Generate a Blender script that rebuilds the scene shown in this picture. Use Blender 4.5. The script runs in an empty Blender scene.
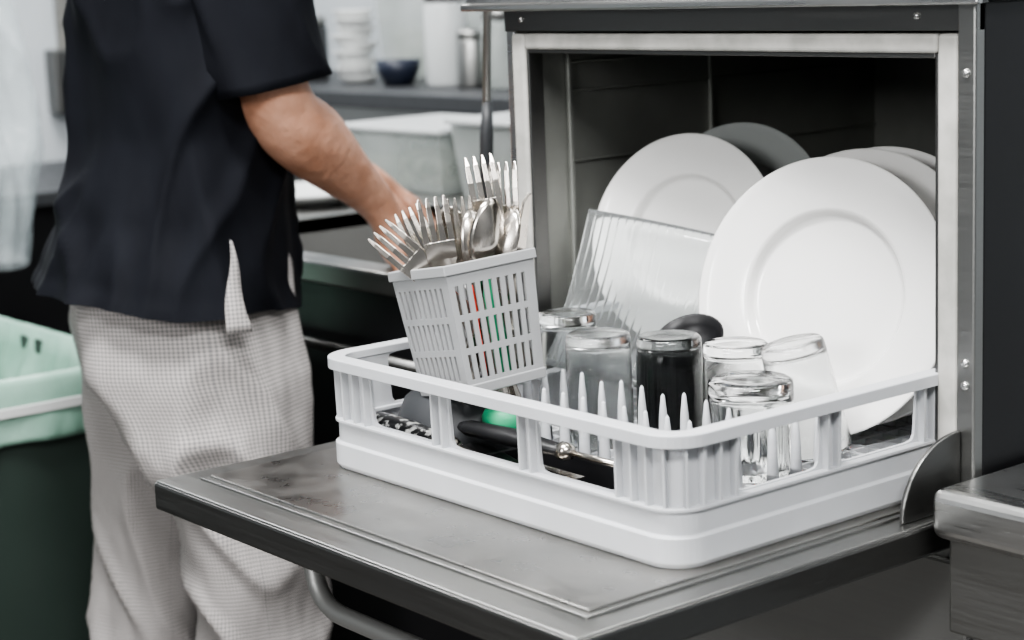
import bpy, bmesh, math, random
from mathutils import Vector, Matrix, Quaternion, noise
random.seed(7)
SC=bpy.context.scene
COL=SC.collection
Z=0.78
try: SC.view_settings.look='AgX - Medium High Contrast'
except Exception: pass
# ---------------------------------------------------------------- materials
def nt(m):
    m.use_nodes=True
    return m.node_tree
def mat(name,col,rough=.5,metal=0.,noise=None,bump=0.,bscale=40.,trans=0.,ior=1.45,stretch=(1,1,1),alpha=1.,sheen=0.,rnoise=0.,coat=0.,sss=0.,detail=4.,nlo=.35,nhi=.65):
    m=bpy.data.materials.new(name); t=nt(m); b=t.nodes['Principled BSDF']
    b.inputs['Base Color'].default_value=(*col,1); b.inputs['Roughness'].default_value=rough
    b.inputs['Metallic'].default_value=metal; b.inputs['Transmission Weight'].default_value=trans
    b.inputs['IOR'].default_value=ior; b.inputs['Alpha'].default_value=alpha
    b.inputs['Sheen Weight'].default_value=sheen; b.inputs['Coat Weight'].default_value=coat
    if sss: b.inputs['Subsurface Weight'].default_value=sss; b.inputs['Subsurface Radius'].default_value=(.02,.008,.004)
    tc=t.nodes.new('ShaderNodeTexCoord'); mp=t.nodes.new('ShaderNodeMapping'); mp.inputs['Scale'].default_value=stretch
    t.links.new(tc.outputs['Object'],mp.inputs['Vector'])
    n=t.nodes.new('ShaderNodeTexNoise'); n.inputs['Scale'].default_value=bscale; n.inputs['Detail'].default_value=detail
    t.links.new(mp.outputs['Vector'],n.inputs['Vector'])
    if noise:
        n2=t.nodes.new('ShaderNodeTexNoise'); n2.inputs['Scale'].default_value=noise[1]; n2.inputs['Detail'].default_value=5
        t.links.new(mp.outputs['Vector'],n2.inputs['Vector'])
        r=t.nodes.new('ShaderNodeValToRGB'); r.color_ramp.elements[0].position=nlo; r.color_ramp.elements[1].position=nhi
        r.color_ramp.elements[0].color=(*col,1); r.color_ramp.elements[1].color=(*noise[0],1)
        t.links.new(n2.outputs['Fac'],r.inputs['Fac']); t.links.new(r.outputs['Color'],b.inputs['Base Color'])
    if rnoise:
        mr=t.nodes.new('ShaderNodeMapRange'); mr.inputs['To Min'].default_value=rough; mr.inputs['To Max'].default_value=rough+rnoise
        mr.inputs['From Min'].default_value=.3; mr.inputs['From Max'].default_value=.7
        t.links.new(n.outputs['Fac'],mr.inputs['Value']); t.links.new(mr.outputs['Result'],b.inputs['Roughness'])
    if bump:
        bp=t.nodes.new('ShaderNodeBump'); bp.inputs['Strength'].default_value=bump; bp.inputs['Distance'].default_value=.01
        t.links.new(n.outputs['Fac'],bp.inputs['Height']); t.links.new(bp.outputs['Normal'],b.inputs['Normal'])
    return m
M={}
M['steel']=mat('brushed_steel',(.60,.60,.59),.25,1,bscale=60,rnoise=.10,stretch=(.15,1,6))
M['steel_mid']=mat('dull_steel',(.32,.32,.31),.33,1,bscale=60,rnoise=.10,stretch=(.15,1,6))
M['steel_soft']=mat('matt_grey_steel',(.33,.33,.32),.42,.6,bscale=60,rnoise=.10,stretch=(.2,1,4))
M['steel_dark']=mat('dark_steel',(.18,.18,.175),.33,1,bscale=60,rnoise=.10,stretch=(.15,1,6))
M['door_steel']=mat('worn_door_steel',(.44,.43,.41),.24,1,noise=((.35,.345,.33),12),bscale=26,rnoise=.16,nlo=.25,nhi=.8)
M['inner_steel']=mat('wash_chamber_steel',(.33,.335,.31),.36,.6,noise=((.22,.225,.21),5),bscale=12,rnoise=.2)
M['panel_black']=mat('black_panel',(.012,.012,.013),.3,.2,bscale=10,rnoise=.1)
M['gasket']=mat('grey_white_gasket',(.50,.49,.46),.5,0,noise=((.36,.355,.33),30))
M['rack']=mat('grey_white_plastic',(.55,.56,.58),.38,0,noise=((.50,.51,.525),12),bscale=8,rnoise=.08,sss=.02)
M['basket']=mat('light_grey_plastic',(.34,.345,.35),.45,0,bscale=20,rnoise=.1)
M['plate']=mat('white_porcelain',(.87,.86,.84),.10,0,coat=.5,bscale=5,rnoise=.04)
M['glass']=mat('clear_glass',(.97,.98,.98),.01,0,trans=1,bscale=50,rnoise=.10)
M['glass_frost']=mat('etched_glass',(.95,.96,.96),.06,0,trans=1,bscale=60,rnoise=.22)
M['glass_backdrop']=mat('backdrop_tinted_glass',(.24,.25,.25),.04,0,trans=1,bscale=60,rnoise=.1)  # tint stands in for the black seen through the glass
M['glass_pale']=mat('pale_ribbed_glass',(.93,.96,.96),.02,0,trans=.93,ior=1.33,bscale=5,rnoise=.05)
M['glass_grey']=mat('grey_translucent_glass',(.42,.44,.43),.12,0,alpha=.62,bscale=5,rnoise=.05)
M['cutlery']=mat('polished_cutlery',(.60,.56,.51),.17,1,bscale=50,rnoise=.12)
M['black']=mat('black_plastic',(.010,.010,.011),.3,0,bscale=30,rnoise=.15)
M['mottled']=mat('mottled_black_handle',(.010,.010,.011),.3,0,noise=((.55,.55,.53),130),nlo=.52,nhi=.60)
M['darkgrey']=mat('dark_grey_plastic',(.035,.037,.04),.4,0,bscale=30,rnoise=.15)
M['green']=mat('green_plastic',(.03,.30,.15),.45,0,bscale=30,rnoise=.1)
M['red']=mat('red_plastic',(.6,.05,.03),.45,0,bscale=30,rnoise=.1)
M['skin']=mat('skin',(.41,.205,.13),.42,0,noise=((.52,.285,.195),24),bump=.3,bscale=55,sss=.05)
M['hair']=mat('dark_hair',(.03,.02,.015),.6,0,bump=.6,bscale=150)
M['shirt']=mat('black_cotton',(.0055,.0060,.0085),.8,0,noise=((.009,.010,.0135),9),bump=.5,bscale=12,stretch=(1.2,1.2,.55),detail=2.,ior=1.22)
M['shoe']=mat('black_leather',(.012,.012,.012),.45)
M['wall']=mat('painted_wall',(.46,.49,.51),.7,0,noise=((.40,.43,.45),3))
M['wall_dim']=mat('low_bounce_wall',(.25,.26,.27),.5,0,noise=((.20,.21,.22),3))  # for walls out of view, darkened to weaken bounced light
M['floor']=mat('floor_tiles',(.10,.095,.09),.5,0,noise=((.07,.065,.06),5),bump=.1)
M['ceil']=mat('ceiling_paint',(.6,.6,.6),.8)
M['bin']=mat('dark_green_bin_plastic',(.028,.042,.035),.45,0,bscale=8,rnoise=.15)
M['liner']=mat('mint_bin_liner',(.25,.43,.34),.32,0,noise=((.36,.54,.45),9),bump=.6,bscale=20,stretch=(1,1,.5),detail=3.,alpha=.8)
M['bag']=mat('clear_plastic_bag',(.72,.80,.82),.10,0,alpha=.26,bump=1.,bscale=16)
M['tub']=mat('translucent_tub',(.55,.58,.57),.25,0,alpha=.45,noise=((.40,.44,.42),7))
M['white']=mat('white_plastic',(.62,.63,.62),.45,0,bscale=9,rnoise=.1)
M['lid']=mat('clear_lid_plastic',(.58,.60,.60),.3,0,alpha=.75,bscale=9,rnoise=.1)
M['navy']=mat('navy_bowl',(.012,.016,.03),.4)
M['eye']=mat('eye_white',(.8,.8,.8),.2)
M['leaf']=mat('mixed_salad_leaves',(.16,.19,.12),.7,0,noise=((.5,.50,.40),40),nlo=.42,nhi=.58)
m=bpy.data.materials.new('check_cotton'); t=nt(m); b=t.nodes['Principled BSDF']; b.inputs['Roughness'].default_value=.85
uv=t.nodes.new('ShaderNodeUVMap'); sep=t.nodes.new('ShaderNodeSeparateXYZ'); t.links.new(uv.outputs['UV'],sep.inputs[0])
def wave(out):
    a=t.nodes.new('ShaderNodeMath'); a.operation='MULTIPLY'; a.inputs[1].default_value=2*math.pi/.0050; t.links.new(out,a.inputs[0])
    s=t.nodes.new('ShaderNodeMath'); s.operation='SINE'; t.links.new(a.outputs[0],s.inputs[0])
    r=t.nodes.new('ShaderNodeMapRange'); r.inputs['From Min'].default_value=-.6; r.inputs['From Max'].default_value=.6
    t.links.new(s.outputs[0],r.inputs['Value']); return r.outputs['Result']
mx=t.nodes.new('ShaderNodeMath'); mx.operation='ADD'; t.links.new(wave(sep.outputs['X']),mx.inputs[0]); t.links.new(wave(sep.outputs['Y']),mx.inputs[1])
hf=t.nodes.new('ShaderNodeMath'); hf.operation='MULTIPLY'; hf.inputs[1].default_value=.5; t.links.new(mx.outputs[0],hf.inputs[0])
r=t.nodes.new('ShaderNodeValToRGB'); r.color_ramp.elements[0].color=(.49,.455,.43,1); r.color_ramp.elements[1].color=(.15,.148,.155,1)
t.links.new(hf.outputs[0],r.inputs['Fac']); t.links.new(r.outputs['Color'],b.inputs['Base Color'])
tc=t.nodes.new('ShaderNodeTexCoord'); mp=t.nodes.new('ShaderNodeMapping'); mp.inputs['Scale'].default_value=(1,1,.5); t.links.new(tc.outputs['Object'],mp.inputs['Vector'])
n=t.nodes.new('ShaderNodeTexNoise'); n.inputs['Scale'].default_value=14; n.inputs['Detail'].default_value=2; t.links.new(mp.outputs['Vector'],n.inputs['Vector'])
bp=t.nodes.new('ShaderNodeBump'); bp.inputs['Strength'].default_value=.85; bp.inputs['Distance'].default_value=.016
t.links.new(n.outputs['Fac'],bp.inputs['Height']); t.links.new(bp.outputs['Normal'],b.inputs['Normal'])
M['check']=m
# ---------------------------------------------------------------- helpers
def setp(o,label=None,cat=None,group=None,kind=None):
    if label: o['label']=label
    if cat: o['category']=cat
    if group: o['group']=group
    if kind: o['kind']=kind
    return o
def thing(name,loc,label,cat,group=None):
    o=bpy.data.objects.new(name,None); o.empty_display_size=.05; o.location=loc; COL.objects.link(o)
    return setp(o,label,cat,group)
def finish(bm,name,material,parent=None,world=False,bevel=0,smooth=False,solid=0,sub=0,segs=2,angle=35,soff=0):
    bmesh.ops.recalc_face_normals(bm,faces=bm.faces[:]) if not solid else None
    me=bpy.data.meshes.new(name); 
    if world and parent is not None:
        bmesh.ops.translate(bm,verts=bm.verts[:],vec=-Vector(parent.location))
    bm.to_mesh(me); bm.free()
    me.materials.append(M[material] if isinstance(material,str) else material)
    o=bpy.data.objects.new(name,me); COL.objects.link(o)
    if parent is not None: o.parent=parent
    if solid:
        s=o.modifiers.new('solid','SOLIDIFY'); s.thickness=solid; s.offset=soff
    if bevel:
        b=o.modifiers.new('bevel','BEVEL'); b.width=bevel; b.segments=segs; b.limit_method='ANGLE'; b.angle_limit=math.radians(angle)
        b.harden_normals=False
    if sub:
        s=o.modifiers.new('sub','SUBSURF'); s.levels=sub; s.render_levels=sub
    if smooth:
        for p in me.polygons: p.use_smooth=True
    return o
def box(bm,x0,x1,y0,y1,z0,z1):
    v=[bm.verts.new((x,y,z)) for x in (x0,x1) for y in (y0,y1) for z in (z0,z1)]
    for f in ((0,1,3,2),(4,6,7,5),(0,4,5,1),(2,3,7,6),(0,2,6,4),(1,5,7,3)): bm.faces.new([v[i] for i in f])
def boxobj(name,dims,material,parent=None,bevel=.003,**k):
    bm=bmesh.new(); box(bm,*dims); return finish(bm,name,material,parent,world=parent is not None,bevel=bevel,**k)
def lathe(bm,prof,n=48,cap0=True,cap1=True,mtx=None):
    rings=[]
    for r,z in prof:
        if r<1e-6: rings.append([bm.verts.new((0,0,z))])
        else: rings.append([bm.verts.new((r*math.cos(2*math.pi*i/n),r*math.sin(2*math.pi*i/n),z)) for i in range(n)])
    for a,b in zip(rings,rings[1:]):
        for i in range(n):
            j=(i+1)%n
            if len(a)==1 and len(b)==1: continue
            if len(a)==1: bm.faces.new((a[0],b[i],b[j]))
            elif len(b)==1: bm.faces.new((a[i],a[j],b[0]))
            else: bm.faces.new((a[i],a[j],b[j],b[i]))
    if mtx: bmesh.ops.transform(bm,matrix=mtx,verts=[v for r in rings for v in r])
def tube(bm,pts,rad,n=12,caps=True,flat=1.):
    pts=[Vector(p) for p in pts]; rings=[]
    for i,p in enumerate(pts):
        d=(pts[min(i+1,len(pts)-1)]-pts[max(i-1,0)]).normalized()
        up=Vector((0,0,1)) if abs(d.z)<.9 else Vector((1,0,0))
        a=d.cross(up).normalized(); b=a.cross(d).normalized()
        r=rad[i] if isinstance(rad,(list,tuple)) else rad
        rings.append([bm.verts.new(p+a*r*math.cos(2*math.pi*k/n)+b*r*flat*math.sin(2*math.pi*k/n)) for k in range(n)])
    for A,B in zip(rings,rings[1:]):
        for k in range(n): bm.faces.new((A[k],A[(k+1)%n],B[(k+1)%n],B[k]))
    if caps: bm.faces.new(rings[0][::-1]); bm.faces.new(rings[-1])
def arcpts(ps,r=.03,k=6):
    ps=[Vector(p) for p in ps]; out=[ps[0]]
    for i in range(1,len(ps)-1):
        a=(ps[i-1]-ps[i]).normalized(); b=(ps[i+1]-ps[i]).normalized()
        p0=ps[i]+a*r; p1=ps[i]+b*r
        for j in range(k+1):
            s=j/k; out.append(p0.lerp(ps[i],s).lerp(ps[i].lerp(p1,s),s))
    out.append(ps[-1]); return out
def panel(bm,f,us,vs,hole):
    g=[[bm.verts.new(f(u,v)) for v in vs] for u in us]
    for i in range(len(us)-1):
        for j in range(len(vs)-1):
            if not hole(i,j): bm.faces.new((g[i][j],g[i+1][j],g[i+1][j+1],g[i][j+1]))
def struct(name,dims,material):
    o=boxobj(name,dims,material,bevel=0); o['kind']='structure'; return o
# ---------------------------------------------------------------- room
XW,XE,YN,YS,H=-3.4,2.8,1.78,-3.2,2.8
struct('floor',(XW,XE,YS,YN,-.1,0),'floor')
struct('ceiling',(XW,XE,YS,YN,H,H+.1),'ceil')
struct('wall_west',(XW-.1,XW,YS,YN,0,H),'wall')
struct('wall_east',(XE,XE+.1,YS,YN,0,H),'wall_dim')
struct('wall_north',(XW,XE,YN,YN+.1,0,H),'wall')
struct('wall_south',(XW,XE,YS-.1,YS,0,H),'wall_dim')
# ---------------------------------------------------------------- dishwasher
YF=.319
dw=thing('commercial_dishwasher',(-.28,.6,0),'stainless steel front-loading commercial dishwasher with its door folded open','dishwasher')
bm=bmesh.new(); box(bm,-.585,.044,YF+.012,.93,.10,Z-.045)
finish(bm,'lower_cabinet','steel_soft',dw,world=True,bevel=.004)
boxobj('lower_front_panel',(-.575,.034,YF+.002,YF+.012,.14,Z-.06),'steel_soft',dw,bevel=.003)
for x in (-.55,.0):
    for y in (.37,.88): boxobj('leg',(x-.02,x+.02,y-.02,y+.02,0,.10),'steel_dark',dw)
bm=bmesh.new()
xl,xr,yb,zt=-.560,.010,.90,Z+.395
box(bm,xl-.006,xl,YF+.012,yb,Z-.045,zt)
box(bm,xr,xr+.006,YF+.012,yb,Z-.045,zt)
box(bm,xl-.006,xr+.006,yb,yb+.006,Z-.045,zt)
box(bm,xl-.006,xr+.006,YF+.012,yb+.006,zt,zt+.006)
box(bm,xl-.006,xr+.006,YF+.012,yb+.006,Z-.045,Z-.030)
box(bm,xl,xl+.006,YF+.060,YF+.066,Z+.02,zt)
for zz in (Z+.115,Z+.262,Z+.340,Z+.372): box(bm,xl,xl+.004,YF+.066,yb,zz,zz+.003)
box(bm,xl,xl+.005,.60,.606,Z+.02,zt)
box(bm,-.40,-.385,yb-.006,yb,Z+.0,zt); box(bm,-.18,-.165,yb-.006,yb,Z+.0,zt)
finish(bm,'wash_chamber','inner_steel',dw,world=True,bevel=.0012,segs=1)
boxobj('outer_side_panel',(-.590,-.574,YF+.002,.93,Z-.045,Z+.435),'steel',dw)
boxobj('side_panel',(.030,.046,YF+.006,.93,Z-.045,Z+.435),'panel_black',dw)['label']='black side panel'
boxobj('back_panel',(-.59,.046,.915,.93,Z-.045,Z+.435),'steel',dw)
boxobj('front_strip',(.0265,.0455,YF-.004,YF+.012,Z-.044,Z+.435),'steel_mid',dw,bevel=.002)
boxobj('front_header',(-.590,.0455,YF+.001,YF+.014,Z+.410,Z+.436),'steel_dark',dw,bevel=.001)
boxobj('top_canopy',(-.632,.062,YF-.022,.95,Z+.436,Z+.60),'steel',dw,bevel=.006)
boxobj('canopy_trim',(-.634,.064,YF-.026,YF-.018,Z+.433,Z+.441),'steel',dw,bevel=.002)
bm=bmesh.new(); t=.022
box(bm,-.575,-.575+t,YF-.003,YF+.013,Z-.03,Z+.408)
box(bm,.026-t,.026,YF-.003,YF+.013,Z-.03,Z+.408)
box(bm,-.575+t,.026-t,YF-.003,YF+.013,Z+.391,Z+.408)
finish(bm,'door_gasket','gasket',dw,world=True,bevel=.004,segs=3)
bm=bmesh.new()
box(bm,-.575+t,-.575+t+.004,YF+.0,YF+.02,Z-.03,Z+.391); box(bm,.026-t-.004,.026-t,YF,YF+.02,Z-.03,Z+.391); box(bm,-.549,0,YF,YF+.02,Z+.387,Z+.391)
finish(bm,'chamber_edge','steel_dark',dw,world=True,bevel=.001)
def screw(loc,axis='y',r=.004):
    bm=bmesh.new(); lathe(bm,[(0,.003),(r*.6,.0028),(r,.001),(r,-.001),(0,-.001)],20)
    rot=Matrix.Rotation(math.radians(90),4,'X')
    bmesh.ops.transform(bm,matrix=Matrix.Translation(loc)@rot,verts=bm.verts[:])
    finish(bm,'screw','steel',dw,world=True,smooth=True)
for zz in (.375,.125,.105): screw((.036,YF-.004,Z+zz))
for xx in (-.56,-.02,.03): screw((xx,YF+.001,Z+.423),r=.0035)
bm=bmesh.new(); n=16; R=.078
v0=[];v1=[]
pts=[(YF-.005,-.004)]+[(YF-.005-R*math.cos(a),-.004+R*math.sin(a)*.88) for a in [i*math.pi/2/n for i in range(n+1)]]
for (y,z) in pts:
    v0.append(bm.verts.new((.0275,y,Z+z))); v1.append(bm.verts.new((.0325,y,Z+z)))
bm.faces.new(v0); bm.faces.new(v1[::-1])
for i in range(len(pts)):
    j=(i+1)%len(pts); bm.faces.new((v0[i],v0[j],v1[j],v1[i]))
finish(bm,'hinge_bracket','steel_dark',dw,world=True,bevel=.0015)
door=bpy.data.objects.new('door',None); COL.objects.link(door); door.location=(0,0,0); door.parent=dw
def dpart(name,bm,material,**k):
    bmesh.ops.translate(bm,verts=bm.verts[:],vec=-Vector(dw.location))
    o=finish(bm,name,material,None,**k); o.parent=door; return o
bm=bmesh.new(); box(bm,-.592,.045,-.145,YF-.008,Z-.034,Z-.006); dpart('door_shell',bm,'steel_dark',bevel=.003)
bm=bmesh.new(); box(bm,-.590,.043,-.143,YF-.010,Z-.008,Z-.0045); dpart('door_border',bm,'steel_mid',bevel=.0015)
bm=bmesh.new(); box(bm,-.558,.018,-.111,YF-.012,Z-.006,Z-.002); dpart('door_inner_step',bm,'steel_mid',bevel=.001,segs=2)
bm=bmesh.new(); box(bm,-.552,.012,-.104,YF-.014,Z-.006,Z+.0); dpart('door_inner_panel',bm,'door_steel',bevel=.0015,segs=3)
bm=bmesh.new(); tube(bm,arcpts([(-.40,-.085,Z-.030),(-.40,-.090,Z-.098),(-.12,-.090,Z-.098),(-.12,-.085,Z-.03)],.055,10),.009,14); dpart('door_handle',bm,'steel_soft',smooth=True)
# ---------------------------------------------------------------- adjoining counter
cn=thing('worktop',(.6,.6,0),'brushed stainless steel worktop with rounded edge beside the dishwasher','counter')
boxobj('worktop_slab',(.052,1.3,.246,.95,Z-.014,Z+.030),'steel',cn,bevel=.010,segs=4)
boxobj('worktop_frame',(.060,1.28,.262,.93,Z-.10,Z-.014),'steel_mid',cn,bevel=.003)
for x in (.10,1.24):
    for y in (.30,.90):
        boxobj('leg',(x-.022,x+.022,y-.022,y+.022,0,Z-.10),'steel_mid',cn,bevel=.003)
boxobj('undershelf',(.085,1.28,.275,.93,.2,.22),'steel',cn,bevel=.003)
# ---------------------------------------------------------------- dish rack
W=.5; RC=.031
rk=thing('dish_rack',(-.25,.25,Z),'grey-white plastic dishwasher rack with open sides holding dishes','dish rack')
def pp(side,a,off):
    c=W/2
    if a<RC:
        th=math.radians(45+45*a/RC); x=RC-(RC+off)*math.cos(th)*1.0; y=RC-(RC+off)*math.sin(th)
    elif a>W-RC:
        th=math.radians(45+45*(W-a)/RC); x=W-RC+(RC+off)*math.cos(th); y=RC-(RC+off)*math.sin(th)
    else: x=a; y=-off
    x-=c;y-=c
    for _ in range(side): x,y=-y,x
    return Vector((x,y,0))
AS=[RC*i/5 for i in range(5)]+[RC,W-RC]+[W-RC+RC*i/5 for i in range(1,5)]
def ringband(bm,prof):
    rings=[]
    for s in range(4):
        for a in AS:
            rings.append([bm.verts.new(pp(s,a,o)+Vector((0,0,z))) for o,z in prof])
    n=len(rings)
    for i in range(n):
        A=rings[i];B=rings[(i+1)%n]
        for k in range(len(prof)):
            l=(k+1)%len(prof); bm.faces.new((A[k],B[k],B[l],A[l]))
LW=.050
bm=bmesh.new(); ringband(bm,[(-.006,0),(-.002,0),(.002,.005),(.002,.026),(-.002,.0275),(-.002,LW-.003),(.001,LW-.003),(.001,LW),(-.014,LW),(-.014,LW-.004),(-.006,LW-.004),(-.006,.004)])
finish(bm,'lower_wall','rack',rk,bevel=.0007,segs=2)
bm=bmesh.new(); ringband(bm,[(-.012,.1035),(.0035,.1035),(.0035,.1005),(.0055,.1005),(.0055,.1108),(.0045,.1115),(-.011,.1115),(-.012,.1108)])
finish(bm,'rim','rack',rk,bevel=.0005,segs=2)
bm=bmesh.new(); OU=-.009; z0,z1=LW-.002,.105
wins=[(.074,.176),(.198,.302),(.324,.426)]
def ring_window(bm,s,a0,a1,w0,w1,zz0,zz1):
    N=9; P=[]
    for i in range(N): P.append((-1+2*i/N,-1))
    for i in range(N): P.append((1,-1+2*i/N))
    for i in range(N): P.append((1-2*i/N,1))
    for i in range(N): P.append((-1,1-2*i/N))
    ac=(a0+a1)/2;zc=(z0+z1)/2; wc=(w0+w1)/2;wz=(zz0+zz1)/2; o=[];q=[]
    for u,v in P:
        k=(abs(u)**12+abs(v)**12)**(-1/12)
        o.append(bm.verts.new(pp(s,ac+u*(a1-a0)/2,OU)+Vector((0,0,zc+v*(z1-z0)/2))))
        uu=u*k; vv=v*k; wid=(w1-w0)/2*(1+.04*vv)
        q.append(bm.verts.new(pp(s,wc+uu*wid,OU)+Vector((0,0,wz+vv*(zz1-zz0)/2))))
    for i in range(len(P)):
        j=(i+1)%len(P); bm.faces.new((o[i],o[j],q[j],q[i]))
for s in range(4):
    bounds=[(.068,.187),(.187,.313),(.313,.432)]
    al=[0]+[RC*i/5 for i in range(1,6)]+[.068]
    for L in (al,[W-x for x in al][::-1]):
        g=[[bm.verts.new(pp(s,a,OU)+Vector((0,0,z))) for z in (z0,z1)] for a in L]
        for A,B in zip(g,g[1:]): bm.faces.new((A[0],B[0],B[1],A[1]))
    for (b0,b1),(w0,w1) in zip(bounds,wins): ring_window(bm,s,b0,b1,w0,w1,LW+.001,.1030)
bmesh.ops.remove_doubles(bm,verts=bm.verts[:],dist=.0003)
finish(bm,'upper_wall','rack',rk,solid=.003)
def rib(s,a,w=.0026,zt=.1030,zb=LW-.001):
    bm=bmesh.new(); A=[]
    for d in (-w/2,w/2):
        A.append([bm.verts.new(pp(s,a+d,o)+Vector((0,0,z))) for o,z in ((-.008,zb),(-.0005,zb),(.0005,zt),(-.008,zt))])
    bm.faces.new(A[0]);bm.faces.new(A[1][::-1])
    for i in range(4):
        j=(i+1)%4; bm.faces.new((A[0][i],A[0][j],A[1][j],A[1][i]))
    finish(bm,'side_rib','rack',rk)
for s in range(4):
    for a in (.070,.180,.194,.306,.320,.430,.012,.034,.052,.448,.466,.488): rib(s,a)
bm=bmesh.new()
for i in range(1,20):
    p=-.25+.025*i; w=.0018 if i%2 else .003
    box(bm,p-w,p+w,-.245,.245,.006,.012); box(bm,-.245,.245,p-w,p+w,.005,.011)
finish(bm,'base_grid','rack',rk)
pegme=None
def peg(x,y,h):
    global pegme
    if pegme is None:
        bm=bmesh.new(); lathe(bm,[(0,0),(.0070,0),(.0054,.3),(.0038,.75),(.0018,.97),(0,1.0)],14)
        o=finish(bm,'peg','rack',rk,smooth=True); pegme=o.data
    else:
        o=bpy.data.objects.new('peg',pegme); COL.objects.link(o); o.parent=rk
    o.location=(x+.25,y-.25,.010); o.scale=(1,1,h)
for i in range(12): peg(-.41+.028*i,.164,.084+.003*math.sin(i*2.2))
for i in range(10): peg(-.30+.028*i,.118,.078)
for i in (2,3,4): peg(-.075,.130+.03*i,.07)
for x in (-.47,-.435,-.40,-.365): peg(x,.475,.06)
# ---------------------------------------------------------------- plates
def place(o,n,c,spin=0):
    n=Vector(n).normalized(); q=n.to_track_quat('Z','Y'); o.rotation_mode='QUATERNION'; o.rotation_quaternion=q@Quaternion((0,0,1),spin); o.location=c
def plate_mesh(d,material='plate'):
    R=d/2; bm=bmesh.new()
    prof=[(0,.0005),(R*.40,.0),(R*.555,.0),(R*.585,.0008),(R*.60,.0030),(R*.615,.0075),(R*.63,.0100),(R*.65,.0108),(R*.80,.0125),(R*.93,.0155),(R*.985,.0172),(R,.0168),(R*.998,.0150),(R*.95,.0125),(R*.80,.0085),(R*.68,.0060),(R*.62,-.001),(R*.58,-.0045),(R*.56,-.0065),(R*.53,-.0065),(R*.52,-.0040),(0,-.0038)]
    lathe(bm,prof,96)
    return finish(bm,'dinner_plate',material,smooth=True)
def nrm(a,l):
    a=math.radians(a);l=math.radians(l); return (math.sin(a)*math.cos(l),-math.cos(a)*math.cos(l),math.sin(l))
P1=plate_mesh(.277); place(P1,nrm(13,14),(-.191,.394,Z+.146)); setp(P1,'large white porcelain plate leaning in the rack beside the glasses','plate','plates in the dish rack')
for k,(dx,dy,dz) in enumerate([(.004,.047,.004),(-.004,.088,.002)]):
    o=P1.copy(); COL.objects.link(o); o.location=(-.191+dx,.394+dy,Z+.146+dz)
    o['label']='white porcelain plate mostly hidden by the large plate'
P2=plate_mesh(.230); place(P2,nrm(15,14),(-.427,.436,Z+.179)); setp(P2,'white porcelain plate leaning above the ribbed glass dish','plate','plates in the dish rack')
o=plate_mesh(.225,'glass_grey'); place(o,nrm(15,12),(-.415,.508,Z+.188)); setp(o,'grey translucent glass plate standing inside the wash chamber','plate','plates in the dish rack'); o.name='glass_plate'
bm=bmesh.new(); nU=401; nV=12; g0=[];g1=[]
for L,sgn in ((g0,1),(g1,-1)):
    for i in range(nU):
        u=i/(nU-1); row=[]
        for j in range(nV):
            v=j/(nV-1); wv=u+.008*math.sin(v*5)
            rip=.0010*(abs(math.cos(wv*math.pi*17)))**30*(1 if sgn<0 else 0)
            x=(u-.5)*.172*(1+.03*math.sin(v*3)); y=.006*(2*u-1)**2-.008*(v-.5)**2*4
            row.append(bm.verts.new((x+.003*math.sin(v*4),y+sgn*.0008-rip,v*.176)))
        L.append(row)
for L in (g0,g1):
    for i in range(nU-1):
        for j in range(nV-1): bm.faces.new((L[i][j],L[i+1][j],L[i+1][j+1],L[i][j+1]))
for i in range(nU-1):
    for j in (0,nV-1): bm.faces.new((g0[i][j],g0[i+1][j],g1[i+1][j],g1[i][j]))
for j in range(nV-1):
    for i in (0,nU-1): bm.faces.new((g0[i][j],g0[i][j+1],g1[i][j+1],g1[i][j]))
o=finish(bm,'ribbed_glass_dish','glass_pale',smooth=True); o.location=(-.408,.296,Z+.048); o.rotation_euler=(Matrix.Rotation(math.radians(18),3,'Z')@Matrix.Rotation(math.radians(-25),3,'X')@Matrix.Rotation(math.radians(8),3,'Y')).to_euler()
setp(o,'square ribbed clear glass dish leaning against the plates','glass dish')
# ---------------------------------------------------------------- glasses
def tumbler(h,r,mt,flute=0,tp=.90):
    bm=bmesh.new(); rt=r*tp
    prof=[(r,0),(r+.0004,.001),(r-(r-rt)*.3,h*.3),(r-(r-rt)*.7,h*.7),(rt,h-.006),(rt*.97,h-.002),(rt*.90,h),(rt*.55,h-.001),(0,h-.0025)]
    inn=[(0,h-.013),(rt*.6,h-.0125),(rt*.86,h-.010),(rt-.0020,h-.016),(r-(r-rt)*.7-.0018,h*.7),(r-(r-rt)*.3-.0016,h*.3),(r-.0014,.001),(r,0)]
    if flute:
        prof=prof[:1]+[(r*.995,h*k) for k in (.1,.2,.35,.5,.62)]+[(r*.98,h*.72)]+[(r*.985,h-.008),(r*.96,h-.002),(r*.88,h),(r*.5,h-.001),(0,h-.0025)]
        inn=[(0,h-.018),(r*.6,h-.0175),(r*.84,h-.014),(r*.90-.0015,h-.022),(r*.93-.0015,h*.5),(r*.945-.0012,h*.2),(r-.0018,.001),(r,0)]
    lathe(bm,prof+inn,84)
    bmesh.ops.remove_doubles(bm,verts=bm.verts[:],dist=.00005)
    if flute:
        for v in bm.verts:
            if .006<v.co.z<h*.66:
                rr=math.hypot(v.co.x,v.co.y)
                if rr>r*.975:
                    a=math.atan2(v.co.y,v.co.x); k=1-.045*abs(math.sin(7*a)); v.co.x*=k;v.co.y*=k
    return finish(bm,'drinking_glass',mt,smooth=True)
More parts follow.
